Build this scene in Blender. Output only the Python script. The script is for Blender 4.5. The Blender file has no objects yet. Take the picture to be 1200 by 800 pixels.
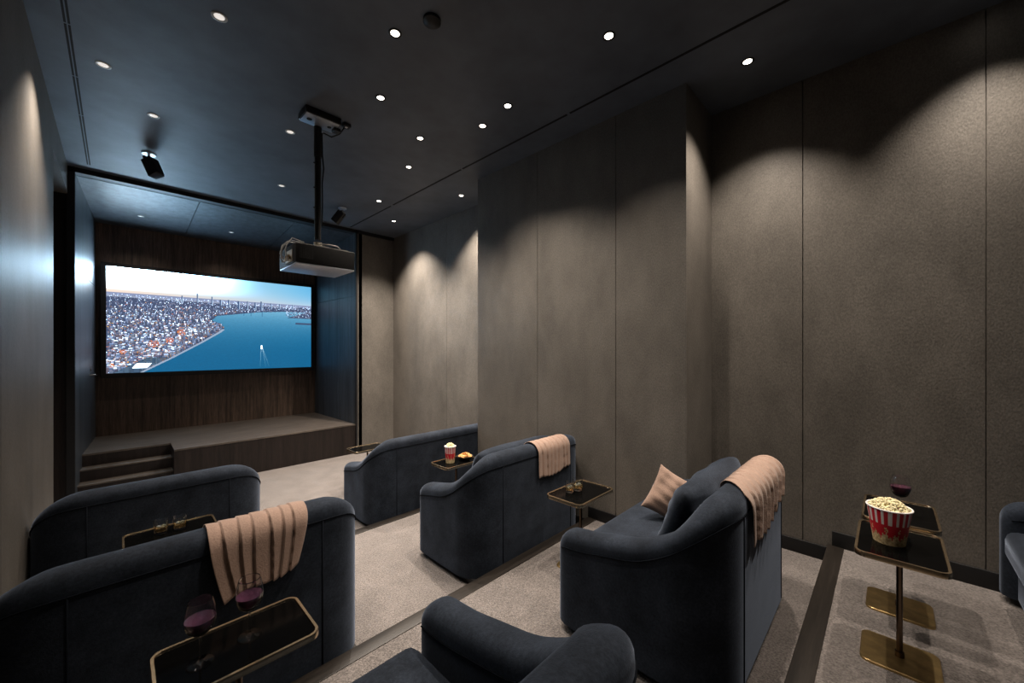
import bpy, bmesh, math, random
import numpy as np
from mathutils import Vector, Matrix
S = bpy.context.scene
COL = S.collection
PI = math.pi
random.seed(7)

# ------------------------------------------------------------------ camera, world, exposure
EYE = 1.828                       # camera height above the lowest floor tier
cd = bpy.data.cameras.new('camera'); cam = bpy.data.objects.new('camera', cd); COL.objects.link(cam)
cam.location = (0, 0, EYE); cam.rotation_euler = (PI / 2, 0, -0.797)
cd.sensor_width = 36; cd.lens = 452.2 / 1200 * 36; cd.shift_y = 8 / 1200; cd.clip_start = .05
S.camera = cam
w = bpy.data.worlds.new('world'); S.world = w; w.use_nodes = True
w.node_tree.nodes['Background'].inputs[0].default_value = (.75, .85, 1, 1)
w.node_tree.nodes['Background'].inputs[1].default_value = 0.0
S.view_settings.view_transform = 'Standard'; S.view_settings.look = 'None'
S.view_settings.exposure = 0.0; S.view_settings.gamma = 1.0; S.view_settings.use_curve_mapping = False
SCREEN_POWER = 1.0
SPOT = 4.0

T0, T1, T2, T3 = 0.0, .126, .252, .378      # floor tiers
CEIL = EYE + 2.06
XL, XR, XRF, XP = -.39, 3.682, 3.62, 3.085   # left wall, right wall, far right wall, pillar face
YE0, YE1, YE2 = 3.57, 2.01, .32             # tier edges
YF = 6.65                                   # front wall plane
YB = 8.40                                   # stage back wall
BACK = -2.8

# ------------------------------------------------------------------ materials
def mat(name, col, rough=.6, metal=0, noise=None, bump=None, sheen=0, spec=.5, trans=0, ior=1.45, emit=None, coat=0, var2=None, stretch=(1, 1, 1), alpha=1, sheen_tint=None):
    m = bpy.data.materials.new(name); m.use_nodes = True
    nt = m.node_tree; b = nt.nodes['Principled BSDF']; L = nt.links.new
    b.inputs['Base Color'].default_value = (*col, 1); b.inputs['Roughness'].default_value = rough
    b.inputs['Metallic'].default_value = metal; b.inputs['Specular IOR Level'].default_value = spec
    b.inputs['Transmission Weight'].default_value = trans; b.inputs['IOR'].default_value = ior
    b.inputs['Sheen Weight'].default_value = sheen; b.inputs['Coat Weight'].default_value = coat
    if sheen_tint: b.inputs['Sheen Tint'].default_value = (*sheen_tint, 1); b.inputs['Sheen Roughness'].default_value = .35
    if emit: b.inputs['Emission Color'].default_value = (*emit[0], 1); b.inputs['Emission Strength'].default_value = emit[1]
    tc = nt.nodes.new('ShaderNodeTexCoord'); mp = nt.nodes.new('ShaderNodeMapping'); L(tc.outputs['Object'], mp.inputs[0])
    mp.inputs['Scale'].default_value = stretch
    if noise:
        sc, amt = noise[0], noise[1]
        n = nt.nodes.new('ShaderNodeTexNoise'); n.inputs['Scale'].default_value = sc; n.inputs['Detail'].default_value = 6; n.inputs['Roughness'].default_value = .62
        L(mp.outputs[0], n.inputs['Vector'])
        r = nt.nodes.new('ShaderNodeValToRGB'); L(n.outputs['Fac'], r.inputs[0])
        c2 = var2 or tuple(c * (1 + amt) for c in col); c1 = tuple(c * (1 - amt) for c in col)
        r.color_ramp.elements[0].position = .32; r.color_ramp.elements[1].position = .68
        r.color_ramp.elements[0].color = (*c1, 1); r.color_ramp.elements[1].color = (*c2, 1)
        out = r.outputs[0]
        if len(noise) > 2:                      # second, finer grain
            n2 = nt.nodes.new('ShaderNodeTexNoise'); n2.inputs['Scale'].default_value = noise[2]; n2.inputs['Detail'].default_value = 3
            L(mp.outputs[0], n2.inputs['Vector'])
            mr = nt.nodes.new('ShaderNodeMapRange'); mr.inputs[1].default_value = .3; mr.inputs[2].default_value = .7
            mr.inputs[3].default_value = 1 - noise[3]; mr.inputs[4].default_value = 1 + noise[3]; L(n2.outputs['Fac'], mr.inputs[0])
            mx = nt.nodes.new('ShaderNodeVectorMath'); mx.operation = 'MULTIPLY'; L(out, mx.inputs[0]); L(mr.outputs[0], mx.inputs[1]); out = mx.outputs[0]
        L(out, b.inputs['Base Color'])
    if bump:
        n = nt.nodes.new('ShaderNodeTexNoise'); n.inputs['Scale'].default_value = bump[0]; n.inputs['Detail'].default_value = 4
        L(mp.outputs[0], n.inputs['Vector'])
        bp = nt.nodes.new('ShaderNodeBump'); bp.inputs['Strength'].default_value = bump[1]; bp.inputs['Distance'].default_value = bump[2] if len(bump) > 2 else .01
        L(n.outputs['Fac'], bp.inputs['Height']); L(bp.outputs[0], b.inputs['Normal'])
    return m
M = {}
M['plaster'] = mat('brushed taupe plaster', (.128, .1165, .103), .50, noise=(2.6, .22, 130, .22), bump=(110, .5, .003), stretch=(1, 1, .55))
M['ceiling'] = mat('dark blue grey ceiling paint', (.092, .108, .134), .52, noise=(2.2, .22), bump=(30, .08, .004))
M['recess'] = mat('satin dark recess panel', (.045, .054, .066), .42, noise=(5, .5, 45, .3), bump=(40, .25, .003), stretch=(2.5, 2.5, .12))
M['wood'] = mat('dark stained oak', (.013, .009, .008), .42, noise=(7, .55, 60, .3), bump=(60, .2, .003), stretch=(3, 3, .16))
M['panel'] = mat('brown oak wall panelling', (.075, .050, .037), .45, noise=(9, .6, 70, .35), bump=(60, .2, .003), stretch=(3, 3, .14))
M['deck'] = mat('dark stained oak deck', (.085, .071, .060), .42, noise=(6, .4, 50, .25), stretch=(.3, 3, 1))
M['carpet'] = mat('taupe cut pile carpet', (.185, .162, .151), .95, noise=(5, .16, 110, .55), bump=(170, .9, .012), sheen=.3)
M['strip'] = mat('bronze brown wood nosing', (.020, .016, .013), .42, noise=(8, .4, 60, .25), stretch=(.2, 3, 1))
M['black'] = mat('matt black', (.008, .008, .009), .5)
M['blackgap'] = mat('black joint', (.004, .004, .004), .8)
M['velvet'] = mat('slate navy velvet', (.0195, .0250, .0355), .85, noise=(6, .42, 90, .25), bump=(200, .4, .002), sheen=.32, sheen_tint=(.6, .72, .95), spec=.12)
M['piping'] = mat('dark navy piping', (.006, .008, .012), .9, spec=.1)
M['throw'] = mat('rose beige knit', (.33, .222, .172), .85, noise=(9, .08, 160, .12), bump=(150, .5, .004), sheen=.15)
M['brass'] = mat('brushed brass', (.68, .53, .35), .26, metal=1, noise=(20, .12))
M['basebrass'] = mat('aged brass plate', (.50, .355, .16), .34, metal=1, noise=(6, .25, 30, .15))
M['glasstop'] = mat('black glass top', (.002, .002, .002), .10, spec=.05)
M['bronze'] = mat('dark bronze', (.12, .085, .06), .3, metal=1)
M['glass'] = mat('clear glass', (.97, .97, .97), .0, trans=1, ior=1.45)
M['wine'] = mat('red wine', (.085, .028, .055), .08, trans=.2, ior=1.33)
M['whisky'] = mat('amber drink', (.82, .58, .28), .02, trans=.95, ior=1.34)
M['ice'] = mat('ice', (.8, .9, .9), .15, trans=.9, ior=1.31)
M['red'] = mat('red card', (.55, .012, .03), .4)
M['white'] = mat('white card', (.75, .72, .72), .45)
M['popcorn'] = mat('buttery popcorn', (.80, .72, .46), .8, noise=(60, .30), sheen=0)
M['print'] = mat('printed popcorn', (.55, .36, .14), .6, noise=(90, .5), var2=(.85, .72, .45))
M['chips'] = mat('golden chips', (.78, .46, .17), .6, noise=(40, .3))
M['chrome'] = mat('chrome', (.8, .8, .8), .15, metal=1)
M['ring'] = mat('pale lamp ring', (.50, .49, .47), .35, metal=.6)
M['alu'] = mat('brushed aluminium plate', (.46, .50, .56), .35, metal=.7)
M['projgrey'] = mat('dark grey projector shell', (.007, .007, .007), .6, spec=.2, noise=(30, .2))
M['projunder'] = mat('silver projector underside', (.75, .80, .88), .36, metal=.9)
M['bracket'] = mat('beige bracket metal', (.45, .42, .36), .4, metal=.5)
M['cable'] = mat('grey cable', (.35, .35, .35), .5)

# ------------------------------------------------------------------ helpers
def prop(o, label=None, cat=None, group=None, kind=None):
    if label: o['label'] = label
    if cat: o['category'] = cat
    if group: o['group'] = group
    if kind: o['kind'] = kind
    return o
def empty(name, loc, label, cat, group=None, rz=0):
    o = bpy.data.objects.new(name, None); COL.objects.link(o); o.location = loc; o.rotation_euler.z = rz
    o.empty_display_size = .1
    return prop(o, label, cat, group)
def link(name, me, m, parent=None, loc=None, smooth=True):
    o = bpy.data.objects.new(name, me); COL.objects.link(o)
    if m is not None:
        for k in (m if isinstance(m, (list, tuple)) else [m]): me.materials.append(k)
    if parent: o.parent = parent
    if loc: o.location = loc
    if smooth:
        for p in me.polygons: p.use_smooth = True
    return o
def autosmooth(me, ang=40):
    bm = bmesh.new(); bm.from_mesh(me)
    for f in bm.faces: f.smooth = True
    for e in bm.edges:
        if len(e.link_faces) == 2 and e.calc_face_angle(0) > math.radians(ang): e.smooth = False
    bm.to_mesh(me); bm.free()
class MB:
    def __init__(s): s.v = []; s.f = []; s.mi = []
    def add(s, v, f, mi=0):
        n = len(s.v); s.v += [tuple(p) for p in v]; s.f += [tuple(i + n for i in q) for q in f]; s.mi += [mi] * len(f); return s
    def box(s, x0, x1, y0, y1, z0, z1, mi=0):
        v = [(x, y, z) for z in (z0, z1) for y in (y0, y1) for x in (x0, x1)]
        return s.add(v, [(0, 2, 3, 1), (4, 5, 7, 6), (0, 1, 5, 4), (2, 6, 7, 3), (0, 4, 6, 2), (1, 3, 7, 5)], mi)
    def grid(s, P, mi=0, cu=False, cv=False):      # P[i][j] points
        n, m_ = len(P), len(P[0]); f = []
        for i in range(n if cu else n - 1):
            for j in range(m_ if cv else m_ - 1):
                f.append((i * m_ + j, i * m_ + (j + 1) % m_, ((i + 1) % n) * m_ + (j + 1) % m_, ((i + 1) % n) * m_ + j))
        return s.add([p for r in P for p in r], f, mi)
    def lathe(s, prof, n=40, c=(0, 0), mi=0):
        return s.grid([[(c[0] + r * math.cos(2 * PI * k / n), c[1] + r * math.sin(2 * PI * k / n), z) for k in range(n)] for r, z in prof], mi, cv=True)
    def tube(s, pts, r, n=8, mi=0, caps=True):
        pts = [Vector(p) for p in pts]; P = []
        up = None
        for i, p in enumerate(pts):
            t = (pts[min(i + 1, len(pts) - 1)] - pts[max(i - 1, 0)]).normalized()
            if up is None: up = Vector((0, 0, 1)) if abs(t.z) < .9 else Vector((1, 0, 0))
            a = t.cross(up).normalized(); b = a.cross(t); up = b
            rr = r[i] if isinstance(r, (list, tuple)) else r
            P.append([p + rr * (math.cos(2 * PI * k / n) * a + math.sin(2 * PI * k / n) * b) for k in range(n)])
        n0 = len(s.v); s.grid(P, mi, cv=True)
        if caps:
            s.f.append(tuple(n0 + k for k in range(n))); s.f.append(tuple(n0 + (len(pts) - 1) * n + n - 1 - k for k in range(n))); s.mi += [mi, mi]
        return s
    def mesh(s, name, fix=True):
        me = bpy.data.meshes.new(name); me.from_pydata(s.v, [], s.f)
        for p, k in zip(me.polygons, s.mi): p.material_index = k
        if fix:
            bm = bmesh.new(); bm.from_mesh(me); bmesh.ops.remove_doubles(bm, verts=bm.verts, dist=1e-5); bmesh.ops.recalc_face_normals(bm, faces=bm.faces); bm.to_mesh(me); bm.free()
        return me
    def build(s, name, m, parent=None, loc=None, smooth=False, ang=None, bevel=None):
        me = s.mesh(name)
        if bevel:
            bm = bmesh.new(); bm.from_mesh(me)
            es = [e for e in bm.edges if len(e.link_faces) == 2 and e.calc_face_angle(0) > .6]
            bmesh.ops.bevel(bm, geom=es, offset=bevel, segments=3, profile=.5, affect='EDGES', clamp_overlap=True); bm.to_mesh(me); bm.free()
            ang = ang or 35
        if ang: autosmooth(me, ang)
        return link(name, me, m, parent, loc, smooth)
def struct(name, mb, m, parent=None, **k):
    o = mb.build(name, m, parent, **k); o['kind'] = 'structure'; return o
def rrect(w, d, r, n=8):
    pts = []
    for cx, cy, a0 in ((w / 2 - r, d / 2 - r, 0), (-w / 2 + r, d / 2 - r, 90), (-w / 2 + r, -d / 2 + r, 180), (w / 2 - r, -d / 2 + r, 270)):
        for k in range(n + 1):
            a = math.radians(a0 + 90 * k / n); pts.append((cx + r * math.cos(a), cy + r * math.sin(a)))
    return pts
def copy_tree(o, parent=None):
    c = o.copy(); COL.objects.link(c); c.parent = parent
    for ch in list(o.children): copy_tree(ch, c)
    return c

# ------------------------------------------------------------------ room shell
b = MB()
b.box(XL - .3, XR + .3, YE0, YB + .3, -.3, T0)
b.box(XL - .3, XR + .3, YE1, YE0, -.3, T1)
b.box(XL - .3, XR + .3, YE2, YE1, -.3, T2)
b.box(XL - .3, XR + .3, BACK - .2, YE2, -.3, T3)
struct('floor', b, M['carpet'])
for i, (y, t, x1) in enumerate(((YE0, T1, XR), (YE1, T2, XP), (YE2, T3, XR))):
    b = MB(); b.box(XL, x1, y - .088, y + .004, t - .05, t + .004); b.box(XL, x1, y, y + .006, t - .128, t)
    struct('trim_%d' % (i + 1), b, M['strip'], bevel=.002)

b = MB(); b.box(XL - .4, XR + .4, BACK - .2, YF + .05, CEIL, CEIL + .12); struct('ceiling', b, M['ceiling'])
# ceiling slots
b = MB()
for x in (-.231, -.213):
    for y0, y1 in ((-1.5, 3.0), (3.02, 3.72), (3.74, 4.4), (4.42, 5.1), (5.12, 6.42)): b.box(x - .0055, x + .0055, y0, y1, CEIL - .003, CEIL + .01)
struct('trim_4', b, M['blackgap'])
b = MB()
for y0, y1 in ((-1.5, 2.0), (2.03, 3.5), (3.53, 5.10), (5.16, 6.55)): b.box(2.762, 2.782, y0, y1, CEIL - .003, CEIL + .01)
struct('trim_5', b, M['blackgap'])

def wall_x(name, x, side, y0, y1, z0, z1, joints, m=M['plaster'], th=.12):
    """plaster wall facing the room from x, split at panel joints; side=+1 when the body lies at greater x"""
    b = MB(); ys = [y0] + sorted(joints) + [y1]
    for a, c in zip(ys[:-1], ys[1:]):
        g0 = .003 if a != y0 else 0; g1 = .003 if c != y1 else 0
        xa, xb = (x, x + .03) if side > 0 else (x - .03, x)
        b.box(xa, xb, a + g0, c - g1, z0, z1)
    xa, xb = (x + .02, x + th) if side > 0 else (x - th, x - .02)
    b.box(xa, xb, y0, y1, z0, z1)
    return struct(name, b, m)
# left wall with the opening beside the stage
YO = 5.24
wall_x('wall_left', XL, -1, BACK, YO, T0 - .05, CEIL, [-.6, 1.25, 3.05])
b = MB(); b.box(XL - .12, XL, YO, YF, EYE + 1.745, CEIL); struct('wall_left_lintel', b, M['plaster'])
b = MB(); b.box(XL - .62, XL - .12, YO - .1, YF, T0, CEIL)   # reveal body
b = MB(); b.box(XL - .75, XL - .63, YO - .2, YF + .1, T0, CEIL); b.box(XL - .66, XL - .12, YO - .12, YO, T0, CEIL); b.box(XL - .66, XL - .0, YF - .002, YF + .1, T0, CEIL)
b.box(XL - .66, XL - .12, YO, YF, EYE + 1.86, CEIL)
struct('wall_left_niche', b, M['wood'])
b = MB()
for y0 in (YO + .02, YO + .70): 
    b.box(XL - .17, XL - .13, y0, y0 + .66, T0 + .01, EYE + 1.70)
    b.box(XL - .13, XL - .122, y0 + .1, y0 + .56, T0 + .12, EYE + 1.60)
d1 = struct('door_1', b, M['wood'], bevel=.003)
# right side: near wall, pillar, far wall
wall_x('wall_right', XR, 1, BACK, 1.15, T2 - .05, CEIL, [-.42, .474])
wall_x('wall_right_pillar', XP, 1, 1.16, 3.60, T1 - .05, CEIL, [1.73, 2.64])
b = MB(); b.box(XP, XR + .12, 1.125, 1.16, T2 - .05, CEIL); struct('wall_right_pillar_return', b, M['plaster'])
b = MB(); b.box(XP + .01, XR + .12, 3.57, 3.598, T0 - .05, CEIL); struct('wall_right_pillar_far_return', b, M['plaster'])
wall_x('wall_right_far', XRF, 1, 3.59, YF + .05, T0 - .05, CEIL, [4.97])
b = MB(); b.box(XL - .2, XR + .2, BACK - .12, BACK, T2, CEIL); struct('wall_back', b, M['plaster'])
# baseboards
b = MB(); b.box(XR - .014, XR + .01, BACK, YE2 - .02, T3, T3 + .108); b.box(XR - .014, XR + .01, YE2 - .03, 1.125, T2, T2 + .105); struct('baseboard_right', b, M['black'], bevel=.002)
b = MB(); b.box(XP - .014, XP + .01, YE1 - .3, YE1, T2, T2 + .10); b.box(XP - .014, XP + .01, 1.11, YE1 - .3, T2, T2 + .10); b.box(XP - .014, XP + .01, YE1, 3.6, T1, T1 + .1)
b.box(XP, XR, 1.111, 1.127, T2, T2 + .10); struct('baseboard_pillar', b, M['black'], bevel=.002)
b = MB(); b.box(XRF - .014, XRF + .01, 3.61, YF, T0, T0 + .08); struct('baseboard_right_far', b, M['black'], bevel=.002)

# front wall, recess
RX0, RX1 = -.335, 2.90
b = MB(); b.box(RX1 + .03, XRF + .1, YF, YF + .12, T0 - .05, CEIL); struct('wall_front', b, M['plaster'])
b = MB()                                                      # black frame around the recess
b.box(XL - .01, XRF, YF - .03, YF + .1, CEIL - .055, CEIL + .01)
b.box(XL - .01, RX0, YF - .03, YF + .1, T0, CEIL)
b.box(RX1, RX1 + .03, YF - .03, YF + .1, T0, CEIL)
struct('trim_6', b, M['black'])
ZRB = EYE + 1.87
def recess_side(name, xf, xb, sgn, joints):
    b = MB(); ys = [YF + .02] + joints + [YB + .05]
    for a, c in zip(ys[:-1], ys[1:]):
        fa = (a - YF) / (YB - YF); fc = (c - YF) / (YB - YF)
        x0, x1 = xf + (xb - xf) * fa, xf + (xb - xf) * fc
        for za, zb in ((T0, EYE + .915), (EYE + .921, CEIL)):
            v = [(x0, a + .003, za), (x1, c - .003, za), (x1, c - .003, zb), (x0, a + .003, zb)]
            v += [(p[0] + sgn * .05, p[1], p[2]) for p in v]
            b.add(v, [(0, 1, 2, 3), (7, 6, 5, 4), (0, 4, 5, 1), (1, 5, 6, 2), (2, 6, 7, 3), (3, 7, 4, 0)])
    return struct(name, b, M['recess'])
recess_side('wall_recess_left', RX0, -.225, -1, [7.02, 7.78])
recess_side('wall_recess_right', RX1, 2.84, 1, [7.35])
b = MB(); b.box(RX0 - .12, RX0 - .06, YF, YB + .2, T0, CEIL); b.box(RX1 + .06, RX1 + .12, YF, YB + .2, T0, CEIL); struct('wall_recess_backing', b, M['black'])
b = MB()
xs = [RX0 - .02, .79, 1.98, RX1 + .02]
for a, c in zip(xs[:-1], xs[1:]):
    v = [(a + .004, YF + .09, EYE + 2.0), (c - .004, YF + .09, EYE + 2.0), (c - .004, YB + .05, ZRB), (a + .004, YB + .05, ZRB)]
    v += [(p[0], p[1], p[2] + .04) for p in v]
    b.add(v, [(3, 2, 1, 0), (4, 5, 6, 7), (0, 1, 5, 4), (1, 2, 6, 5), (2, 3, 7, 6), (3, 0, 4, 7)])
struct('ceiling_recess', b, M['recess'])
b = MB(); b.box(RX0 - .1, RX1 + .1, YF + .05, YB + .2, CEIL + .0, CEIL + .08); struct('ceiling_recess_backing', b, M['black'])
b = MB(); b.box(-.3, 2.95, YB + .03, YB + .12, T0, CEIL); struct('wall_recess_back', b, M['panel'])
# door handle on the left recess wall
def ray_on_x(px, py, x):
    l = (px - 600) / 452.2; u = (408 - py) / 452.2; sa, ca = math.sin(.797), math.cos(.797)
    rx, ry = sa + l * ca, ca - l * sa; k = x / rx
    return x, ry * k, EYE + u * k
hy, hz = 7.86, EYE - .365
fa = (hy - YF) / (YB - YF); hx = RX0 + (-.225 - RX0) * fa
dh = empty('door_2', (hx, hy, hz), 'slim chrome lever handle on the recess side door beside the stage', 'door handle')
dh.name = 'lever_handle'
MB().lathe([(0, 0), (.026, 0), (.026, .008), (0, .008)], 20).build('rose', M['chrome'], dh, smooth=True, ang=40).rotation_euler = (0, PI / 2, 0)
b = MB(); b.tube([(.006, 0, 0), (.05, 0, 0), (.055, -.005, 0), (.055, -.13, 0)], .009, 10); b.build('lever', M['chrome'], dh, ang=50)
b = MB(); b.box(0, .012, -.012, .012, .05, .10); b.build('lock_plate', M['chrome'], dh, bevel=.002)

# stage with steps
ZS = EYE - 1.318
b = MB(); b.box(.52, RX1, YF, YB + .04, T0, ZS - .022); b.box(RX0, .52, 7.16, YB + .04, T0, ZS - .022)
b.box(RX0 + .0, .52, 6.98, 7.165, T0, EYE - 1.473 - .02); b.box(RX0, .52, 6.80, 6.985, T0, EYE - 1.617 - .02)
st = empty('stage', (0, 0, 0), 'low dark oak stage platform with steps under the lit screen', 'stage')
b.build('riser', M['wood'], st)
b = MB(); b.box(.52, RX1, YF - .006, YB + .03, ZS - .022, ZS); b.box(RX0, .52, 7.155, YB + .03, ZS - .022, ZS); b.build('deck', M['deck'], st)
for y0, z in ((6.98, EYE - 1.473), (6.80, EYE - 1.617)):
    b = MB(); b.box(RX0, .52, y0 - .006, y0 + .19, z - .02, z); b.build('stair_tread', M['deck'], st, bevel=.003)

# ------------------------------------------------------------------ cinema screen
def city():
    H, W = 240, 420
    rng = np.random.default_rng(3)
    V, U = np.mgrid[0:H, 0:W]; v = (V + .5) / H; u = (U + .5) / W
    hz = .25
    img = np.zeros((H, W, 3))
    # sky
    top = np.array([.97, 1.0, 1.0])[None, None] * (1 - u[..., None]) + np.array([.42, .74, .92])[None, None] * u[..., None]
    low = np.array([1.0, .88, .80])[None, None] * (1 - u[..., None]) + np.array([.74, .84, .93])[None, None] * u[..., None]
    t = np.clip(v / hz, 0, 1)[..., None] ** 2
    img[:] = top * (1 - t) + low * t
    # water
    tw = np.clip((v - hz) / .75, 0, 1)[..., None]
    wat = np.array([.60, .82, .94]) * (1 - tw) ** 2.6 + np.array([.07, .40, .58]) * (1 - (1 - tw) ** 2.6)
    rip = rng.random((H, W)); rip = (rip + np.roll(rip, 1, 1) + np.roll(rip, 2, 1)) / 3
    wat = wat * (.94 + .12 * rip[..., None])
    img = np.where((v > hz)[..., None], wat, img)
    # city ground: left of coast
    cv = [(.24, .95), (.325, .851), (.351, .683), (.379, .589), (.398, .529), (.416, .466), (.467, .440), (.503, .486), (.548, .502), (.588, .481), (.698, .397), (.864, .257), (.997, .136), (1.2, 0)]
    cx = np.interp(v, [p[0] for p in cv], [p[1] for p in cv])
    land = (v > hz) & (u < cx)
    rl = (v > .32) & (v < .40) & (u > .99 - (v - .31) * 1.6) | ((v > .245) & (v < .325)) & (u > .84) | ((v > .455) & (v < .475) & (u > .90))
    shore = (v > .45) & (np.abs(u - cx) < .008)
    base = np.array([.30, .36, .50])
    img[land | rl] = base * .9
    img[(v > hz) & (v < hz + .03) & land] = np.array([.62, .66, .76])
    # far haze strip
    hs = (v > hz - .012) & (v <= hz + .012); img[hs] = np.array([.55, .60, .74])
    # buildings, far to near
    pal = np.array([[.42, .50, .66], [.60, .66, .78], [.78, .82, .90], [.28, .34, .48], [.34, .28, .34], [.55, .42, .42], [.85, .80, .80]])
    n = 5200
    vs = np.sort(hz + .012 + .76 * rng.random(n) ** 1.7)
    for vb in vs:
        c = np.interp(vb, [p[0] for p in cv], [p[1] for p in cv])
        dist = (vb - hz)
        if vb < .5 and rng.random() < .18: ub = .84 + .17 * rng.random(); 
        else: ub = rng.random() * (c - .012)
        if ub > c and not (vb < .40): continue
        wpx = max(1, int(1 + 9 * dist * (.5 + rng.random()))); hpx = max(1, int(2 + 14 * dist * (.3 + rng.random() ** 2 * 1.3)))
        y1 = int(vb * H); y0 = max(0, y1 - hpx); x0 = int(ub * W); x1 = min(W, x0 + wpx)
        col = pal[rng.integers(len(pal))] * (.7 + .45 * rng.random()); col = col * (1 - .35 * np.exp(-dist * 9)) + np.array([.66, .72, .86]) * .35 * np.exp(-dist * 9)
        col = col * .60 + np.array([.52, .61, .77]) * .40
        img[y0:y1, x0:x1] = col
        if x1 - x0 > 1: img[y0:y1, x1 - 1:x1] *= .55
        img[y0:y0 + 1, x0:x1] = np.minimum(1, img[y0:y0 + 1, x0:x1] * 1.25)
        if dist > .12 and hpx > 4 and wpx > 3: img[y0 + 1:y1:2, x0:x1 - 1] *= .72
    # street lights
    for k in range(520):
        vb = hz + .06 + .65 * rng.random() ** .9; c = np.interp(vb, [p[0] for p in cv], [p[1] for p in cv]); ub = rng.random() * c
        y, x = int(vb * H), int(ub * W)
        if rng.random() < .35 + vb * .5 and y < H and x < W - 1: img[y, x:x + rng.integers(1, 4)] = [1.0, .58 + .2 * rng.random(), .32 + .2 * rng.random()]
    for (uu, vv, r) in ((.183, .718, .022), (.249, .685, .018), (.06, .80, .014), (.30, .60, .02), (.02, .93, .012), (.22, .88, .014)):
        m_ = ((u - uu) ** 2 + ((v - vv) * .6) ** 2 < r * r) & (rng.random((H, W)) < .35); img[m_] = [1.0, .55, .28]
    # towers
    for uu, vt, vb_, wd in ((.370, .195, .29, 2), (.30, .225, .30, 2), (.44, .215, .30, 2), (.694, .225, .33, 3), (.52, .235, .32, 3), (.62, .235, .33, 2), (.57, .24, .33, 4), (.75, .24, .31, 2), (.80, .238, .30, 2), (.48, .24, .30, 3), (.66, .245, .33, 3), (.88, .24, .30, 2)):
        x = int(uu * W); img[int(vt * H):int(vb_ * H), x:x + wd] = [.26, .36, .52]
        img[int(vt * H):int(vb_ * H), x + wd:x + wd + 1] = [.75, .82, .90]
    # quay edge, low quay, white shed
    img[shore & (v > .56)] = [.62, .70, .80]
    q = (v > .86) & (u < cx - .01) & (u > cx - .11); img[q] = img[q] * .3 + np.array([.22, .34, .44]) * .7
    m_ = (np.abs(u - .135 - (.935 - v) * .4) < .03) & (np.abs(v - .935) < .022); img[m_] = [.90, .92, .95]
    # boat and wake
    for k in range(60):
        s_ = k / 60
        for uu in (.697 - .006 * s_, .700 + .042 * s_, .702 + .02 * s_):
            x, y = int(uu * W), int((.74 + .24 * s_) * H)
            if y < H: img[y, x:x + 1] = img[y, x:x + 1] * (.25 + .6 * s_) + np.array([.85, .95, 1]) * (.75 - .6 * s_)
    img[int(.735 * H):int(.775 * H), int(.697 * W):int(.703 * W)] = [.92, .96, 1]
    # bright reflections on the far water
    for uu in (.70, .60, .64, .86):
        x = int(uu * W); img[int(.335 * H):int(.40 * H), x:x + 2] = img[int(.335 * H):int(.40 * H), x:x + 2] * .6 + np.array([.12, .28, .45]) * .4
    return np.clip(img, 0, 1)
img = city(); H, W = img.shape[:2]
SX0, SX1, SZ0, SZ1 = -.113, 2.742, EYE - .375, EYE + 1.232
YS = YB - .035
scr = empty('cinema_screen', ((SX0 + SX1) / 2, YB + .02, SZ0 - .05), 'large lit cinema screen showing an aerial view of a city beside blue water', 'screen')
gx = np.linspace(SX0, SX1, W + 1); gz = np.linspace(SZ1, SZ0, H + 1)
vv = np.zeros(((H + 1) * (W + 1), 3)); vv[:, 0] = np.tile(gx, H + 1) - scr.location.x; vv[:, 2] = np.repeat(gz, W + 1) - scr.location.z; vv[:, 1] = YS - scr.location.y
I, J = np.mgrid[0:H, 0:W]; a = I * (W + 1) + J
F = np.stack([a, a + W + 1, a + W + 2, a + 1], -1).reshape(-1, 4)
me = bpy.data.meshes.new('display'); me.vertices.add(len(vv)); me.vertices.foreach_set('co', vv.ravel())
me.loops.add(F.size); me.loops.foreach_set('vertex_index', F.ravel()); me.polygons.add(len(F)); me.polygons.foreach_set('loop_start', np.arange(0, F.size, 4)); me.polygons.foreach_set('loop_total', np.full(len(F), 4)); me.update()
at = me.attributes.new('picture', 'FLOAT_COLOR', 'CORNER')
lin = np.where(img <= .04045, img / 12.92, ((img + .055) / 1.055) ** 2.4).reshape(-1, 3)
cc = np.ones((len(F), 4, 4)); skyrow = (np.repeat(np.arange(H), W) < .25 * H)
clip = (np.clip(img.reshape(-1, 3).min(1) - .55, 0, .35) / .35 * skyrow * np.clip(1.15 - np.repeat(np.arange(H), W) / (.19 * H), 0, 1) * np.clip(1.3 - np.tile(np.arange(W), H) / (.62 * W), 0, 1))[:, None]
lin = lin * (1 + 55 * clip ** 1.7 * np.array([.75, 1.0, 1.25]))          # sky glow boosted beyond the picture to throw blue light on the ceiling
city_boost = (np.clip(img.reshape(-1, 3).min(1) - .72, 0, .2) / .2 * ~skyrow)[:, None]
lin = lin * (1 + 3.5 * city_boost * np.array([.8, 1, 1.15]))          # pale city pixels boosted too, to bring the screen's glare lower
cc[..., :3] = lin[:, None, :]; at.data.foreach_set('color', cc.ravel())
m = bpy.data.materials.new('screen picture'); m.use_nodes = True; nt = m.node_tree; bs = nt.nodes['Principled BSDF']
an = nt.nodes.new('ShaderNodeAttribute'); an.attribute_name = 'picture'
bs.inputs['Base Color'].default_value = (.02, .02, .02, 1); bs.inputs['Roughness'].default_value = .6
nt.links.new(an.outputs['Color'], bs.inputs['Emission Color']); bs.inputs['Emission Strength'].default_value = SCREEN_POWER
link('display', me, m, scr, smooth=False)
b = MB()
for x0, x1, z0, z1 in ((SX0 - .055, SX0, SZ0 - .07, SZ1 + .055), (SX1, SX1 + .055, SZ0 - .07, SZ1 + .055), (SX0, SX1, SZ0 - .07, SZ0), (SX0, SX1, SZ1, SZ1 + .055)): b.box(x0, x1, YS - .02, YB + .025, z0, z1)
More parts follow.
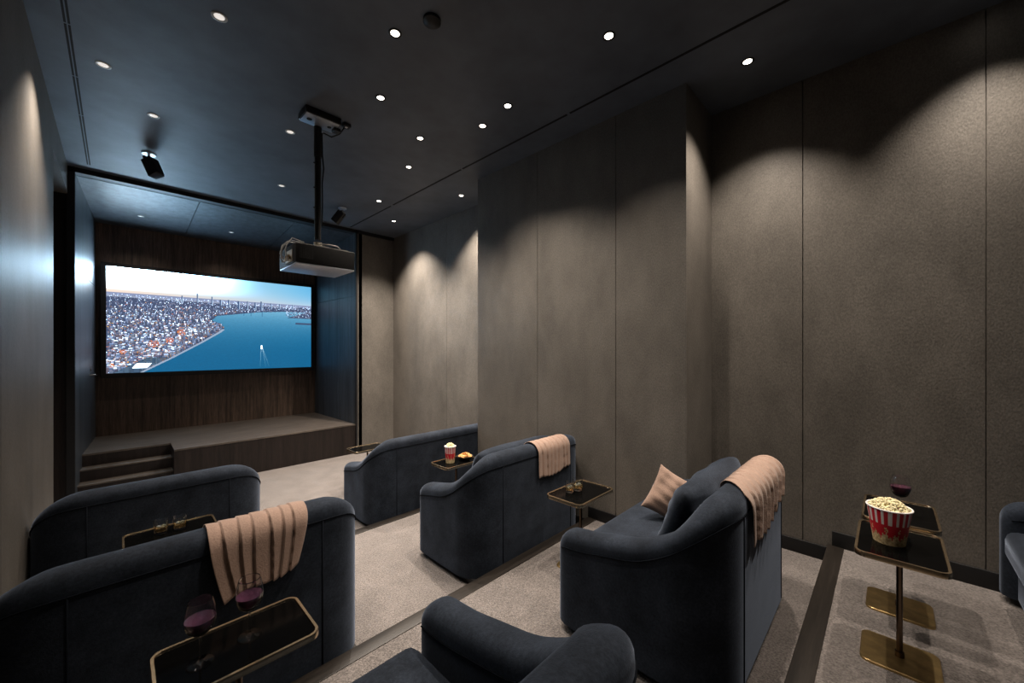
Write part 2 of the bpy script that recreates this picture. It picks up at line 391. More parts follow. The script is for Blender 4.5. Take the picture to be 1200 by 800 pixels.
b.box(SX0 - .02, SX1 + .02, YS + .012, YB + .028, SZ0 - .03, SZ1 + .03)
f = b.build('frame', M['black'], scr); f.location = -scr.location

# ------------------------------------------------------------------ downlights
warm = (1, .87, .74)
em_on = mat('lit lamp lens', (.9, .9, .9), .3, emit=((1, .90, .76), 9))
em_dim = mat('softly lit lamp lens', (.7, .7, .7), .3, emit=((1, .92, .84), .75))
def downlight(x, y, z, on, power, label, size=85, tilt=(0, 0), r=.042, blend=.6):
    e = empty('ceiling_downlight', (x, y, z), label, 'ceiling light', 'recessed ceiling downlights')
    MB().lathe([(r * .64, .012), (r * .66, -.002), (r * .8, -.005), (r, -.004), (r * 1.04, .004)], 32).build('trim_ring', M['ring'] if not on else M['black'], e, smooth=True)
    MB().lathe([(0, -.0025), (r * .40, -.0025), (r * .66, -.0015)], 24).build('lamp_lens', em_on if on else em_dim, e, smooth=True)
    if power > 0:
        l = bpy.data.lights.new('lamp', 'SPOT'); l.energy = power * SPOT; l.color = warm; l.spot_size = math.radians(size + 22); l.spot_blend = 1.0; l.shadow_soft_size = .025
        lo = bpy.data.objects.new('lamp_light', l); COL.objects.link(lo); lo.parent = e; lo.location = (0, 0, -.02); lo.rotation_euler = (math.radians(tilt[0]), math.radians(tilt[1]), 0)
    return e
L = [ # x, y, on, power, label, size
 (.444, 2.977, 0, 10, 'large pale ringed downlight near the top edge, left of the brightest round spot', 70),
 (-.07, 4.087, 0, 60, 'dim tilted downlight nearest the double ceiling slot on the left', 84),
 (.226, 4.66, 0, 8, 'dim white ringed downlight between the ceiling slot and the hanging speaker', 70),
 (1.152, 4.079, 0, 10, 'small dim downlight just left of the projector ceiling plate', 70),
 (1.271, 2.311, 1, 30, 'bright starry downlight at the top centre above the sofas', 36),
 (2.267, 1.322, 1, 36, 'bright downlight at the top, left of the long ceiling slot and nearest the pillar', 80),
 (3.166, .727, 1, 52, 'bright oval downlight right of the pillar corner against the black ceiling', 78),
 (1.515, 2.991, 1, 24, 'small lit downlight right of the projector mount', 45),
 (2.321, 2.318, 1, 40, 'lit downlight near the slot, upper one of the close pair', 80),
 (2.367, 2.694, 1, 38, 'lit downlight near the slot, lower one of the close pair', 80),
 (2.079, 3.29, 1, 30, 'lit downlight in the middle of the ceiling, left of the close pair', 80),
 (2.316, 3.903, 1, 34, 'tiny lit downlight below the middle of the slot line', 80),
 (1.457, 5.506, 0, 22, 'tiny dim downlight between the projector pole and the hanging speaker on the left', 80),
 (2.561, 5.106, 1, 115, 'tiny lit downlight just left of the far end of the ceiling slot', 90),
 (3.134, 5.739, 1, 135, 'farthest lit downlight right of the ceiling slot in the corner', 84),
 (3.244, 4.127, 1, 125, 'lit downlight beside the far edge of the pillar', 78),
 (3.42, -.43, 1, 52, 'downlight above the small tables along the side wall', 78),
 (1.30, 1.25, 1, 30, 'downlight above the near sofa', 80),
 (.30, 1.6, 1, 6, 'downlight above the pair of wine glasses', 80),
 (2.30, 0.0, 1, 11, 'added unseen fill light above the aisle behind the pillow sofa', 80),  # extra lamp out of view, added to light the near sofa's top and back
]
for x, y, on, p, lab, sz in L: downlight(x, y, CEIL, on, p, lab, sz, tilt=(0, 12 if x == 3.42 else 0))
for (x, y), lab in zip(((.241, 7.761), (1.318, 7.77)), ('small downlight in the recess ceiling above the left part of the screen', 'small downlight in the recess ceiling above the middle of the screen')):
    downlight(x, y, EYE + 2.0 - .13 * (y - YF) / (YB - YF) - .002, 0, 8, lab, 100, r=.035)
# smoke detector
sd = empty('smoke_detector', (1.38, 2.05, CEIL), 'black round smoke detector at the top edge of the ceiling', 'smoke detector')
MB().lathe([(0, -.035), (.03, -.035), (.045, -.022), (.055, -.018), (.055, .0)], 28).build('housing', M['black'], sd, smooth=True, ang=50)

# ------------------------------------------------------------------ hanging speakers
def speaker(x, y, label, yaw, tilt, s=1.0):
    e = empty('hanging_speaker', (x, y, CEIL), label, 'speaker', 'hanging speakers')
    MB().lathe([(0, -.014), (.055 * s, -.014), (.062 * s, -.008), (.062 * s, 0), (0, 0)], 28).build('ceiling_plate', M['alu'], e, ang=40)
    b = MB(); b.tube([(0, 0, -.012), (0, 0, -.065)], .013, 12); b.tube([(-.03, 0, -.065), (.03, 0, -.065)], .01, 10); b.build('mount_arm', M['chrome'], e, ang=40)
    R = Matrix.Rotation(yaw, 4, 'Z') @ Matrix.Rotation(tilt, 4, 'X')
    b = MB(); W2, D2, Hh = .055 * s, .05 * s, .19 * s
    v = [(-W2 * .85, -D2, 0), (W2 * .85, -D2, 0), (W2, D2, 0), (-W2, D2, 0)]; v += [(p[0], p[1], -Hh) for p in v]
    b.add(v, [(0, 1, 2, 3), (7, 6, 5, 4), (0, 4, 5, 1), (1, 5, 6, 2), (2, 6, 7, 3), (3, 7, 4, 0)])
    o = b.build('cabinet', M['black'], e, bevel=.006); o.location = (0, 0, -.065); o.rotation_euler = R.to_euler()
    b = MB(); b.box(-W2 * .88, W2 * .88, D2, D2 + .006, -Hh + .01, -.01); b.build('grille', M['projgrey'], o, bevel=.002)
    b = MB(); b.box(-.008, .008, -D2 - .01, -D2 + .004, -.06, .01); b.box(-W2, W2, -.012, .012, -.004, .018); b.build('bracket', M['black'], o, bevel=.002)
speaker(.235, 5.60, 'black hanging speaker on a disc mount, left of the projector and nearer the ceiling slot', math.radians(225), math.radians(24), 1.0)
speaker(2.316, 5.75, 'black hanging speaker on a disc mount, right of the projector pole', math.radians(45), math.radians(38), .95)

# ------------------------------------------------------------------ projector
PX, PY = 1.272, 3.705
pr = empty('ceiling_projector', (PX, PY, CEIL), 'dark grey projector hanging on a long black pole from a ceiling plate', 'projector')
b = MB(); b.box(-.16, .135, -.19, .01, -.055, 0); b.build('ceiling_box', M['black'], pr, bevel=.004)
b = MB(); b.box(-.15, .125, -.18, .0, -.06, -.055); o = b.build('mount_plate', M['alu'], pr, bevel=.001)
MB().lathe([(0, -.0625), (.022, -.0625), (.022, -.06)], 16, (-.10, -.09)).build('cable_hole', M['blackgap'], o)
MB().lathe([(0, -.0625), (.018, -.0625), (.018, -.06)], 16, (.07, -.08)).build('cable_hole', M['blackgap'], o)
b = MB(); b.tube([(.0, 0, -.02), (0, 0, -.33)], .033, 20); b.build('pole_sleeve', M['black'], pr, ang=40)
b = MB(); b.tube([(0, 0, -.2), (0, 0, -1.08)], .027, 20); b.build('pole', M['black'], pr, ang=40)
for z in (-.40, -.62, -.80):
    b = MB(); b.tube([(-.026, -.02, z), (-.044, -.03, z)], .006, 8); b.build('pole_screw', M['black'], pr)
b = MB(); b.box(.17, .235, -.165, -.10, -.028, 0); o = b.build('socket_box', M['black'], pr, bevel=.004)
b = MB(); b.box(.19, .212, -.145, -.122, -.031, -.028); b.build('socket_face', M['white'], o)
b = MB(); b.box(.10, .16, -.12, -.05, -.085, -.055); b.build('transformer', M['black'], pr, bevel=.006)
b = MB(); b.tube([(.19, -.12, -.03), (.17, -.06, -.075), (.12, .0, -.10), (.06, .01, -.085), (.036, .0, -.10), (.04, .0, -.30), (.048, -.01, -.42), (.038, 0, -.55), (.04, .0, -.75), (.035, 0, -.95)], .006, 8); b.build('power_cable', M['black'], pr, smooth=True)
# body
zb0, zb1 = EYE + .70 - CEIL, EYE + .882 - CEIL
b = MB(); x0, x1, y0, y1 = -.245, .245, -.215, .245
b.add([(x0, y0, zb0 + .012), (x1, y0, zb0 + .012), (x1, y1, zb0 + .012), (x0, y1, zb0 + .012), (x0, y0, zb1 - .01), (x1, y0, zb1 - .01), (x1, y1, zb1 - .01), (x0, y1, zb1 - .01),
       (x0 + .03, y0 + .03, zb1), (x1 - .03, y0 + .03, zb1), (x1 - .03, y1 - .03, zb1), (x0 + .03, y1 - .03, zb1)],
      [(3, 2, 1, 0), (0, 1, 5, 4), (1, 2, 6, 5), (2, 3, 7, 6), (3, 0, 4, 7), (4, 5, 9, 8), (5, 6, 10, 9), (6, 7, 11, 10), (7, 4, 8, 11), (8, 9, 10, 11)])
body = b.build('projector_body', M['projgrey'], pr, bevel=.006)
b = MB(); b.box(x0 + .003, x1 - .003, y0 + .003, y1 - .003, zb0, zb0 + .014); b.build('underside_panel', M['projunder'], body, bevel=.004)
b = MB()
for k in range(9): b.box(x0 + .03 + k * .012, x0 + .036 + k * .012, y0 - .002, y0 + .004, zb0 + .05, zb0 + .14)
b.build('rear_vent', M['blackgap'], body)
b = MB(); b.tube([(.10, y1 - .002, zb0 + .09), (.10, y1 + .03, zb0 + .09)], .05, 24); b.build('lens_barrel', M['black'], body, ang=40)
MB().lathe([(0, 0), (.036, 0)], 24).build('lens_glass', M['glasstop'], body, loc=(.10, y1 + .031, zb0 + .09)).rotation_euler = (PI / 2, 0, 0)
b = MB(); b.box(-.20, .22, -.13, -.105, zb1, zb1 + .018); b.box(-.20, .22, .07, .095, zb1, zb1 + .018); b.box(-.06, .06, -.11, .08, zb1 + .012, zb1 + .026)
b.tube([(0, 0, zb1 + .02), (0, 0, zb1 + .075)], .036, 18); b.build('bracket', M['bracket'], pr, ang=35)
b = MB()
for k, (dx, dz, dy) in enumerate(((.05, .03, 0), (.075, .0, .05), (.06, -.03, .1), (.045, .015, .14))):
    xx = x0
    b.tube([(xx + .10, y0 + .12 + dy * .5, zb1 + .03), (xx + .0, y0 + .09 + dy, zb1 + .035 + dz * .3), (xx - dx * .8, y0 + .09 + dy, zb1 - .02), (xx - dx, y0 + .10 + dy, zb0 + .09 + dz), (xx - .03, y0 + .11 + dy, zb0 + .04), (xx + .004, y0 + .12 + dy, zb0 + .07)], .005, 6)
b.build('signal_cables', M['cable'], pr, smooth=True)
b = MB(); b.tube([(.0, -.06, zb1 + .05), (.06, -.10, zb1 + .05), (.14, -.09, zb1 + .05), (.18, -.06, zb1 + .03), (.19, -.02, zb1 + .004)], .006, 6); b.build('top_cable', M['cable'], pr, smooth=True)
b = MB(); b.box(x0 - .006, x0 + .002, y0 + .08, y0 + .26, zb0 + .03, zb0 + .13); o = b.build('connector_panel', M['bracket'], body)
b = MB()
for k in range(5): b.box(x0 - .022, x0 - .004, y0 + .095 + k * .032, y0 + .112 + k * .032, zb0 + .05 + .02 * (k % 2), zb0 + .07 + .02 * (k % 2))
b.build('connector_plugs', M['brass'], o)

# ------------------------------------------------------------------ sofas
def smoothstep(t): t = max(0, min(1, t)); return t * t * (3 - 2 * t)
def lerp_tab(x, tab):
    if x <= tab[0][0]: return tab[0][1]
    for (a, va), (c, vc) in zip(tab[:-1], tab[1:]):
        if x <= c:
            t = (x - a) / (c - a); return va + (vc - va) * t
    return tab[-1][1]
TH = .15
def sofa(x0, x1, yb, z, D, H, label, R=.25, cushions=.47):
    """x0..x1 outer width, back plane at y=yb, opening towards +y"""
    Wd = x1 - x0; xc = (x0 + x1) / 2
    root = empty('two_seat_sofa', (xc, yb, z), label, 'sofa', 'navy velvet two seat sofas')
    hw = Wd / 2
    # plan path of the outer face, with arc length measured from the front end
    side = D - R; arc = R * PI / 2; back = Wd - 2 * R; tot = 2 * side + 2 * arc + back
    def plan(s):
        m_ = False
        if s > tot / 2: s = tot - s; m_ = True
        if s < side: p = (-hw, D - s); n = (-1, 0); y = D - s
        elif s < side + arc:
            a = (s - side) / R; p = (-hw + R - R * math.cos(a), R - R * math.sin(a)); n = (-math.cos(a), -math.sin(a)); y = R - (s - side)
        else: p = (-hw + R + (s - side - arc), 0); n = (0, -1); y = R - arc - (s - side - arc)
        if m_: p = (-p[0], p[1]); n = (-n[0], n[1])
        return Vector((*p, 0)), Vector((*n, 0)), s, y
    prof = [(-.12, H), (-.04, H - .006), (.03, H - .030), (.11, H - .078), (.18, H - .130), (.25, H - .185), (.33, H - .232), (.42, H - .272), (.52, H - .292), (.62, H - .312), (.72, H - .335), (.90, H - .35)]
    def ht(s_, y): return lerp_tab(y, prof)
    def hsm(s_, y): return sum(lerp_tab(y + d, prof) for d in (-.05, -.025, 0, .025, .05)) / 5
    ss = []
    s_ = 0
    fr = [0, .003, .010, .02, .033, .05, .07, .09]
    ss = fr + list(np.linspace(.12, side, 14)) + list(np.linspace(side + .02, side + arc, 14)) + list(np.linspace(side + arc + .04, tot / 2, 8))
    ss = ss + [tot - q for q in reversed(ss[:-1])]
    rr = TH / 2
    rows = []; zb = .045
    pip = []; ridge = []
    for s in ss:
        p, n, sm, y = plan(s)
        h = hsm(sm, y)
        # front end: the arm rounds over in elevation and pinches in plan
        ef = .09; k = 1
        if sm < ef:
            q = 1 - sm / ef; c = math.sqrt(max(0, 1 - q * q)); h = h - .10 * (1 - c); k = .30 + .70 * c
        cen = p - n * rr; hw_ = rr * k; rt = hw_ * .95
        sec = []
        for zz in (zb, zb + .01, .15, .3, (h - rt) * .5 + .15, h - rt - .03): sec.append(cen + n * hw_ + Vector((0, 0, zz)))
        for a in np.linspace(0, PI, 13): sec.append(cen + n * hw_ * math.copysign(abs(math.cos(a)) ** .8, math.cos(a)) + Vector((0, 0, h - rt + rt * math.sin(a) ** .85)))
        for zz in (h - rt - .03, (h - rt) * .5 + .15, .3, .15, zb + .01, zb): sec.append(cen - n * hw_ + Vector((0, 0, zz)))
        rows.append(sec)
        pip.append((cen + n * (hw_ + .0015) + Vector((0, 0, h - rt - .012)), cen - n * (hw_ + .0015) + Vector((0, 0, h - rt - .012))))
    b = MB(); b.grid(rows)
    for r_, e in ((0, 1), (len(rows) - 1, 0)):
        base = r_ * len(rows[0]); idx = [base + i for i in range(len(rows[0]))]
        b.f.append(tuple(idx)); b.mi.append(0)
    n_ = len(rows[0]); 
    for i in range(len(rows) - 1): b.f.append((i * n_, (i + 1) * n_, (i + 1) * n_ + n_ - 1, i * n_ + n_ - 1)); b.mi.append(0)
    sh = b.build('arm_and_back_shell', M['velvet'], root, ang=50)
    b = MB(); b.tube([q[0] for q in pip[4:-4]], .0035, 6); b.tube([q[1] for q in pip[4:-4]], .003, 6)
    for sg in (-1, 1):                             # vertical seams where the corner meets the flat back
        b.tube([(sg * (hw - R), -.0015, .06), (sg * (hw - R), -.0015, H - .08)], .003, 6)
    b.build('seam_piping', M['piping'], sh, smooth=True)
    # plinth
    b = MB(); b.box(-hw + .04, hw - .04, .04, D - .08, 0, .05); b.build('plinth', M['black'], root)
    # seat base and cushion
    xi = hw - TH - .004
    b = MB(); b.box(-xi, xi, TH, D - .05, .045, .27); b.build('seat_base', M['velvet'], root, bevel=.02)
    b = MB(); b.box(-xi, xi, TH + .01, D - .0, .272, .44); b.build('seat_cushion', M['velvet'], root, bevel=.05)
    if cushions:
        cw, ch, ct = Wd - .40, cushions, .17
        P1 = []; P2 = []; nu, nv = 36, 22
        def cush(u, v, sg):
            # rounded pillow in (u,v) in [-1,1]
            ex = (1 - abs(u) ** 4) * (1 - abs(v) ** 4); 
            px = u * cw / 2 * (1 - .05 * abs(v) ** 6); pz = v * ch / 2 * (1 - .10 * abs(u) ** 6)
            wr = .008 * math.sin(9 * u + 4 * v) * ex + .006 * math.sin(17 * v + 5 * u) * ex
            return px, sg * (ct / 2) * max(ex, 0) ** .42 + wr, pz
        tl = math.radians(19)
        def place(p):
            x, y, zz = p; y2 = y * math.cos(tl) - zz * math.sin(tl); z2 = y * math.sin(tl) + zz * math.cos(tl)
            return (x, y2 + TH + .165, z2 + .44 + ch / 2 + .0)
        for sg, P in ((1, P1), (-1, P2)):
            for i in range(nu + 1):
                u = math.sin((i / nu - .5) * PI)
                P.append([place(cush(u, math.sin((j / nv - .5) * PI), sg)) for j in range(nv + 1)])
        b = MB(); b.grid(P1); b.grid(P2); c = b.build('back_cushion', M['velvet'], root, smooth=True)
    return root, hsm

sofa(-.384, .86, 3.65, T0, .77, .905, 'navy sofa in the front row on the left, seen behind the whisky tumblers', cushions=.36)
sofa(-.37, .97, 2.03, T1, .80, .925, 'navy sofa on the left with a beige throw, behind the two wine glasses', cushions=.40)
sofa(-.37, .97, .39, T2, .95, .935, 'nearest navy sofa at the bottom edge, its one curved arm seen from inside', cushions=0)
sofa(1.76, 3.50, 3.62, T0, .77, .885, 'navy sofa in the front row on the right, behind the striped bucket and chips', cushions=.36)
sofa(1.735, 3.072, 2.03, T1, .77, .92, 'navy sofa in the middle row on the right with a narrow beige throw')
sofa(1.735, 3.07, .47, T2, .88, .90, 'large near navy sofa with a beige pillow and wide pleated throw', cushions=.45)
sofa(2.31, 3.65, -1.33, T3, .87, .92, 'navy sofa cut off by the right edge beside the popcorn tables')

# ------------------------------------------------------------------ throws over the sofa backs
def throw(name, x0, x1, yb, z, H, drop_l, drop_r, front, label, seed, folds, amp=.012, narrow=(0, 0), hem=.02, skew=0):
    rnd = random.Random(seed)
    e_off = .006
    root_x = (x0 + x1) / 2
    edges = sorted([0.0, 1.0] + [(k + 1 + rnd.uniform(-.25, .25)) / (folds + 1) for k in range(folds)])
    slant = [rnd.uniform(-.10, .10) for _ in edges]
    NU, NV = 150, 46
    rr = TH / 2; top = z + H
    def path(t, dr):     # t 0..1 from the front hem over the top to the rear hem
        Lf, La, Lb = front, PI * rr, dr - rr
        s = t * (Lf + La + Lb)
        if s < Lf: return Vector((0, yb + TH + e_off, top - rr - (Lf - s))), Vector((0, 1, 0))
        s -= Lf
        if s < La:
            a = s / La * PI; n = Vector((0, math.cos(a), math.sin(a)))
            return Vector((0, yb + rr, top - rr)) + n * (rr + e_off), n
        s -= La
        return Vector((0, yb - e_off, top - rr - s)), Vector((0, -1, 0))
    G = []
    for i in range(NU + 1):
        u = i / NU; row = []
        # pleat index and saw profile
        k = max(j for j in range(len(edges) - 1) if edges[j] <= u + 1e-9) if u < 1 else len(edges) - 2
        for j in range(NV + 1):
            t = j / NV
            drop = (drop_l * (1 - u) + drop_r * u) + hem * math.sin(u * 7 + seed) 
            p, n = path(t, drop)
            sh = .8 * (t - .45)
            ed = [min(1, max(0, q + sl * sh)) if 0 < q < 1 else q for q, sl in zip(edges, slant)]
            kk = 0
            for m_ in range(len(ed) - 1):
                if ed[m_] <= u: kk = m_
            f_ = 1 - (u - ed[kk]) / max(1e-3, ed[kk + 1] - ed[kk]); f_ = max(0, min(1, f_))
            prof = (math.sin(f_ * PI) ** .7) * .45 + f_ ** 3 * .75
            fade = .35 + .65 * smoothstep(abs(t - .38) * 3)
            fl = max(0, (t - .55)) / .45
            off = amp * prof * fade + .006 * fl
            xx = x0 + (x1 - x0) * u + skew * (1 - u) * max(0, 1 - t / .5) + narrow[0] * (1 - u) * fl ** 1.5 - narrow[1] * u * fl ** 1.5
            q = p + n * (off + .002); q.x = xx; row.append(q)
        G.append(row)
    b = MB(); b.grid(G)
    o = b.build(name, M['throw'], smooth=True)
    md = o.modifiers.new('thickness', 'SOLIDIFY'); md.thickness = .004; md.offset = -1
    prop(o, label, 'throw', 'beige throws over the sofa backs')
    return o
throw('throw_blanket', .265, .655, 2.03, T1, .925, .30, .25, .16, 'beige pleated throw on the left sofa behind the two wine glasses', 3, 6, .026, (.05, .05), .012)
throw('throw_blanket', 2.36, 2.80, 2.03, T1, .92, .27, .25, .16, 'small beige throw hung over the back of the middle row sofa', 11, 7, .024, (.0, .0), .012)
throw('throw_blanket', 2.05, 2.84, .47, T2, .90, .25, .20, .04, 'wide beige throw with tight pleats over the back of the near sofa beside the pillow', 5, 9, .026, (-.02, .05), .02, .26)

# beige pillow
def pillow(loc, w_, h_, t_, rot, label):
    b = MB(); nu = 30; 
    for sg in (1, -1):
        P = []
        for i in range(nu + 1):
            u = math.sin((i / nu - .5) * PI); r_ = []
            for j in range(nu + 1):
                v = math.sin((j / nu - .5) * PI)
                ex = max(0, (1 - u * u) * (1 - v * v)) ** .5
                cu = 1 - .10 * (1 - v * v); cv = 1 - .10 * (1 - u * u)
                wr = .006 * math.sin(6 * u * v + 5 * u) * ex + .004 * math.sin(15 * v + 3 * u) * ex
                r_.append((u * w_ / 2 * cv * 1.0 if False else u * w_ / 2 * (1 - .10 * (1 - v * v) * abs(u)), sg * t_ / 2 * ex + wr, v * h_ / 2 * (1 - .10 * (1 - u * u) * abs(v))))
            P.append(r_)
        b.grid(P)
    o = b.build('throw_pillow', M['throw'], smooth=True); o.location = loc; o.rotation_euler = (Matrix.Rotation(rot[2], 4, 'Z') @ Matrix.Rotation(rot[0], 4, 'X') @ Matrix.Rotation(rot[1], 4, 'Y')).to_euler()
    return prop(o, label, 'pillow')
pillow((2.60, 1.04, T2 + .44 + .140), .31, .31, .12, (math.radians(-14), math.radians(30), math.radians(-48)), 'square beige pillow on the seat of the near sofa')

# ------------------------------------------------------------------ side tables
TW, TD = .45, .30
def make_table(x, y, z, label, H=.54):
    e = empty('side_table', (x, y, z), label, 'side table', 'brass rimmed side tables')
    b = MB(); loops = [(0, -.022), (0, -.001), (-.0015, .001), (-.010, .001), (-.0115, -.001), (-.0115, -.008)]
    ol = []
    for off, zz in loops: ol.append([(px, py, H + zz) for px, py in rrect(TW + 2 * off, TD + 2 * off, .04 + off, 8)])
    b.grid(ol, cv=True); b.build('brass_rim', M['brass'], e, ang=50)
    pts = rrect(TW - .022, TD - .022, .029, 8); n = len(pts)
    b = MB(); b.add([(px, py, H - .004) for px, py in pts] + [(px, py, H - .018) for px, py in pts], [tuple(range(n)), tuple(range(2 * n - 1, n - 1, -1))] + [(i, (i + 1) % n, n + (i + 1) % n, n + i) for i in range(n)])
    b.build('tabletop', M['glasstop'], e, ang=40)
    b = MB(); b.tube([(0, 0, .012), (0, 0, H - .018)], .0115, 16); b.build('pole', M['bronze'], e, ang=40)
    b = MB(); b.lathe([(.0115, .035), (.0165, .035), (.0165, .012), (.0115, .012)], 20); b.build('collar', M['bronze'], e, ang=40)
    b = MB(); b.lathe([(.0115, H - .03), (.035, H - .024), (.035, H - .018)], 20); b.build('top_flange', M['bronze'], e, ang=40)
    b = MB(); bw, bd = .26, .27
    b.grid([[(px, py, zz) for px, py in rrect(bw + 2 * o_, bd + 2 * o_, .035 + o_, 8)] for o_, zz in ((0, 0), (0, .009), (-.003, .012))], cv=True)
    pts = rrect(bw - .006, bd - .006, .032, 8); b.add([(px, py, .012) for px, py in pts], [tuple(range(len(pts)))])
    b.build('base_plate', M['basebrass'], e, ang=40)
    return e
tab = make_table(2.557, -.035, T3, 'brass rimmed black side table holding the large striped popcorn bucket')
def table(x, y, z, label):
    c = copy_tree(tab); c.location = (x, y, z); c['label'] = label; return c
table(3.06, -.04, T3, 'brass rimmed black side table with a wine glass, farther from view by the side wall')
table(.30, 1.64, T2, 'brass rimmed black side table in the left foreground with two wine glasses')
table(.245, 3.26, T1, 'brass rimmed black side table with two tumblers, between the two left sofas')
table(2.45, 3.20, T1, 'brass rimmed black side table with a small bucket and a bowl of chips')
table(2.35, 1.60, T2, 'brass rimmed black side table with two tumblers near the pillar')
table(2.28, 4.86, T0, 'empty brass rimmed black side table in front of the stage, farthest of all')
HT = .54 - .004

# ------------------------------------------------------------------ glasses
def dense(pr, n=5):
    out = []
    for i in range(len(pr) - 1):
        p0, p1, p2, p3 = (np.array(pr[max(0, min(len(pr) - 1, j))]) for j in (i - 1, i, i + 1, i + 2))
        for k in range(n):
            t = k / n; q = .5 * (2 * p1 + (p2 - p0) * t + (2 * p0 - 5 * p1 + 4 * p2 - p3) * t * t + (3 * p1 - p0 - 3 * p2 + p3) * t ** 3)
            out.append((max(0, float(q[0])), float(q[1])))
    return out + [tuple(pr[-1])]
def wine_glass(x, y, z, label, s=1.0, fill=.55):
    e = empty('wine_glass', (x, y, z), label, 'wine glass', 'wine glasses')
    k = s
    out = [(0, .0), (.036, .0), (.037, .002), (.012, .006), (.0045, .014), (.0035, .03), (.0035, .085), (.006, .094), (.020, .100), (.034, .115), (.0425, .138), (.0435, .155), (.040, .180), (.033, .208)]
    inn = [(.0322, .208), (.0392, .180), (.0426, .155), (.0416, .138), (.033, .1165), (.019, .1025), (0, .099)]
    MB().lathe([(r * k, h * k) for r, h in [(0, 0), (.035, 0), (.036, .0004)] + dense(out[2:]) + [(.0329, .2084), (.0326, .2086), (.0323, .2084)] + dense(inn[:-1]) + [(0, .099)]], 48).build('glass_bowl', M['glass'], e, smooth=True)
    zt = .100 + .05 * fill / .55
    lv = [(r, h) for r, h in reversed(inn) if h < zt]; r1 = np.interp(zt, [h for r, h in reversed(inn)], [r for r, h in reversed(inn)])
    lv = [(max(.0004, (r - .0006)) * k, (h + .0006) * k) for r, h in lv] + [((r1 - .0006) * k, zt * k), (.0004, zt * k)]
    MB().lathe(lv, 40).build('wine', M['wine'], e, smooth=True, ang=40)
def tumbler(x, y, z, label, s=1.0):
    e = empty('tumbler', (x, y, z), label, 'tumbler', 'whisky tumblers')
    prof = [(0, 0), (.031, 0), (.033, .003), (.0345, .03), (.038, .082), (.0365, .082), (.033, .03), (.0315, .014), (0, .013)]
    MB().lathe([(r * s, h * s) for r, h in prof], 12).build('glass_body', M['glass'], e, ang=25)
    MB().lathe([(0, .0145 * s), (.0305 * s, .0155 * s), (.0322 * s, .036 * s), (0, .036 * s)], 24).build('drink', M['whisky'], e, ang=40)
    for dx, dy, dz, rz in ((-.010, .004, .030, .4), (.012, -.005, .034, 1.1)):
        b = MB(); b.box(-.009, .009, -.009, .009, -.009, .009); o = b.build('ice_cube', M['ice'], e, bevel=.003); o.location = (dx * s, dy * s, dz * s + .006); o.rotation_euler = (.4, .2, rz)
wine_glass(.192, 1.628, T2 + HT, 'wine glass half full of red wine in the left foreground, left one')
wine_glass(.335, 1.655, T2 + HT, 'wine glass half full of red wine in the left foreground, right one before the throw', 1.0)
wine_glass(3.02, -.045, T3 + HT, 'lone wine glass of dark red wine on the far small table by the side wall', 1.0, .6)
tumbler(.195, 3.30, T1 + HT, 'tumbler with amber drink between the left sofas, left one of the pair')
tumbler(.285, 3.29, T1 + HT, 'tumbler with amber drink between the left sofas, right one of the pair', .98)
tumbler(2.30, 1.66, T2 + HT, 'tumbler with a light drink near the pillar, left one of the pair', .92)
tumbler(2.37, 1.64, T2 + HT, 'tumbler with a light drink near the pillar, right one of the pair')

# ------------------------------------------------------------------ popcorn
def bucket(x, y, z, label, h, rt, rb, rz=0):
    e = empty('popcorn_bucket', (x, y, z), label, 'popcorn bucket', 'striped popcorn buckets', rz)
    N = 96; ns = 18
    b = MB()
    lev = list(np.linspace(0, 1, 25))
    for i in range(len(lev) - 1):
        for k in range(N):
            a0, a1 = 2 * PI * k / N, 2 * PI * (k + 1) / N
            r0, r1 = rb + (rt - rb) * lev[i], rb + (rt - rb) * lev[i + 1]; z0, z1 = h * lev[i], h * lev[i + 1]
            mid = (lev[i] + lev[i + 1]) / 2
            stripe = (k * ns // N * 1.0); ph = (k / N * ns) % 1
            mi = 0
            if mid > .58 and ph < .42: mi = 1
            edge = .27 + .06 * math.sin(k * .7) + .05 * math.sin(k * 1.9 + 1)
            if mid < edge: mi = 2
            if .38 < mid < .50 and (k % 24 in (5, 6, 7, 16, 17)) and (k + i) % 3: mi = 2
            b.add([(r0 * math.cos(a0), r0 * math.sin(a0), z0), (r0 * math.cos(a1), r0 * math.sin(a1), z0), (r1 * math.cos(a1), r1 * math.sin(a1), z1), (r1 * math.cos(a0), r1 * math.sin(a0), z1)], [(0, 1, 2, 3)], mi)
    cup = b.build('paper_cup', [M['red'], M['white'], M['print']], e, smooth=True)
    MB().lathe([(0, .001), (rb, .001)], 48).build('cup_base', M['white'], cup)
    MB().lathe([(rt - .002, h - .004), (rt + .003, h - .003), (rt + .004, h), (rt + .002, h + .003), (rt - .003, h + .002), (rt - .004, h - .003)], 48).build('rolled_rim', M['white'], cup, smooth=True)
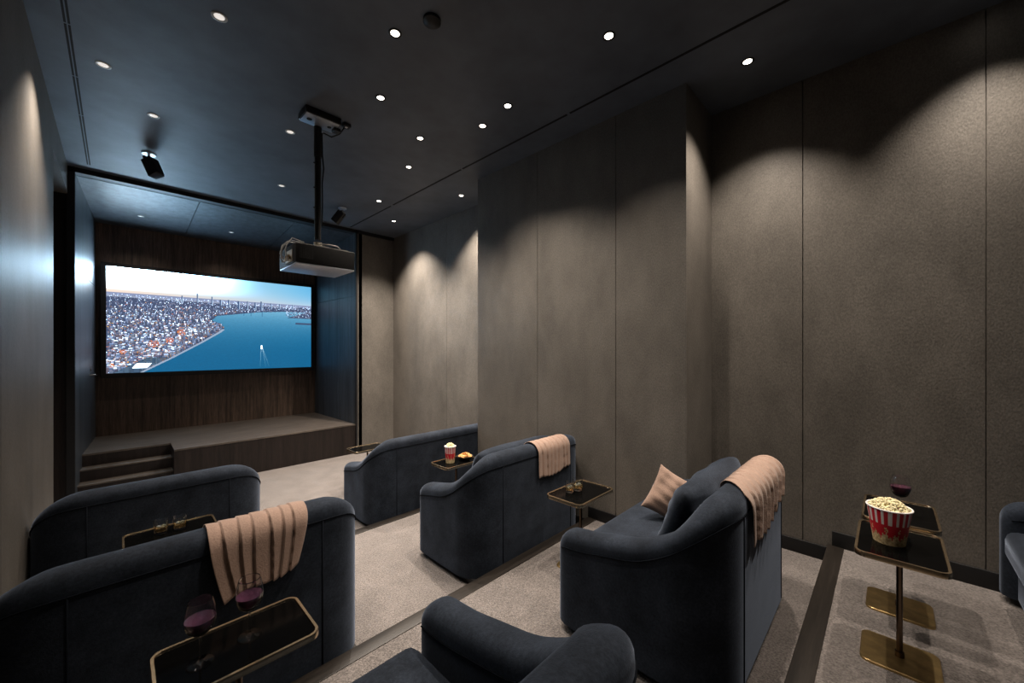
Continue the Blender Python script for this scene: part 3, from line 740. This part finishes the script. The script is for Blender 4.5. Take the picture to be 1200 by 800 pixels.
def kernels(x, y, z, r, hgt, n, s, name, label, cat, m, seed, flat=False, full=.7):
    rnd = random.Random(seed); bm = bmesh.new()
    for k in range(n):
        a = rnd.uniform(0, 2 * PI); q = math.sqrt(rnd.random()); rad = q * r
        zz = hgt * (1 - q ** 2) * rnd.uniform(full, 1.0)
        c = Vector((rad * math.cos(a), rad * math.sin(a), zz))
        if flat:
            R = Matrix.Rotation(rnd.uniform(0, 6), 4, 'Z') @ Matrix.Rotation(rnd.uniform(-.9, .9), 4, 'X') @ Matrix.Rotation(rnd.uniform(-.6, .6), 4, 'Y')
            L_ = s * rnd.uniform(.8, 1.3)
            pts = [R @ Vector((L_ * math.cos(t) * (1 if math.cos(t) > 0 else .8), L_ * .55 * math.sin(t), .25 * L_ * math.cos(t) ** 2)) + c for t in np.linspace(0, 2 * PI, 11)[:-1]]
            vs = [bm.verts.new(p) for p in pts]; vt = [bm.verts.new(p + R @ Vector((0, 0, .0022))) for p in pts]
            bm.faces.new(vs[::-1]); bm.faces.new(vt)
            for i in range(10): bm.faces.new((vs[i], vs[(i + 1) % 10], vt[(i + 1) % 10], vt[i]))
        else:
            for _ in range(4):
                d = Vector((rnd.gauss(0, 1), rnd.gauss(0, 1), rnd.gauss(0, 1))).normalized() * s * .55
                bmesh.ops.create_icosphere(bm, subdivisions=1, radius=s * rnd.uniform(.45, .75), matrix=Matrix.Translation(c + d))
    me = bpy.data.meshes.new(name); bm.to_mesh(me); bm.free()
    o = link(name, me, m, None, (x, y, z), smooth=not flat)
    return prop(o, label, cat, None, 'stuff')
bx, by, bz = 2.555, .0, T3 + HT
bucket(bx, by, bz, 'large red and white striped popcorn bucket on the near side table', .165, .079, .056, 1.0)
kernels(bx, by, bz + .160, .072, .042, 420, .0072, 'popcorn', 'heap of pale buttery popcorn filling the large striped bucket', 'popcorn', M['popcorn'], 1)
bucket(2.385, 3.215, T1 + HT, 'small red and white striped popcorn bucket beside the bowl of chips', .165, .056, .044)
kernels(2.385, 3.215, T1 + HT + .157, .048, .038, 150, .008, 'popcorn', 'heap of white popcorn in the small bucket behind the middle sofa', 'popcorn', M['popcorn'], 2)
bo = empty('snack_bowl', (2.545, 3.17, T1 + HT), 'dark shallow bowl heaped with golden chips beside the small striped bucket', 'bowl')
MB().lathe([(0, 0), (.035, 0), (.04, .004), (.072, .03), (.080, .045), (.077, .045), (.069, .032), (.038, .009), (0, .007)], 40).build('bowl_body', M['black'], bo, smooth=True, ang=60)
kernels(2.545, 3.17, T1 + HT + .030, .062, .045, 110, .017, 'potato_chips', 'pile of golden chips in the dark shallow bowl', 'chips', M['chips'], 3, True, .3)
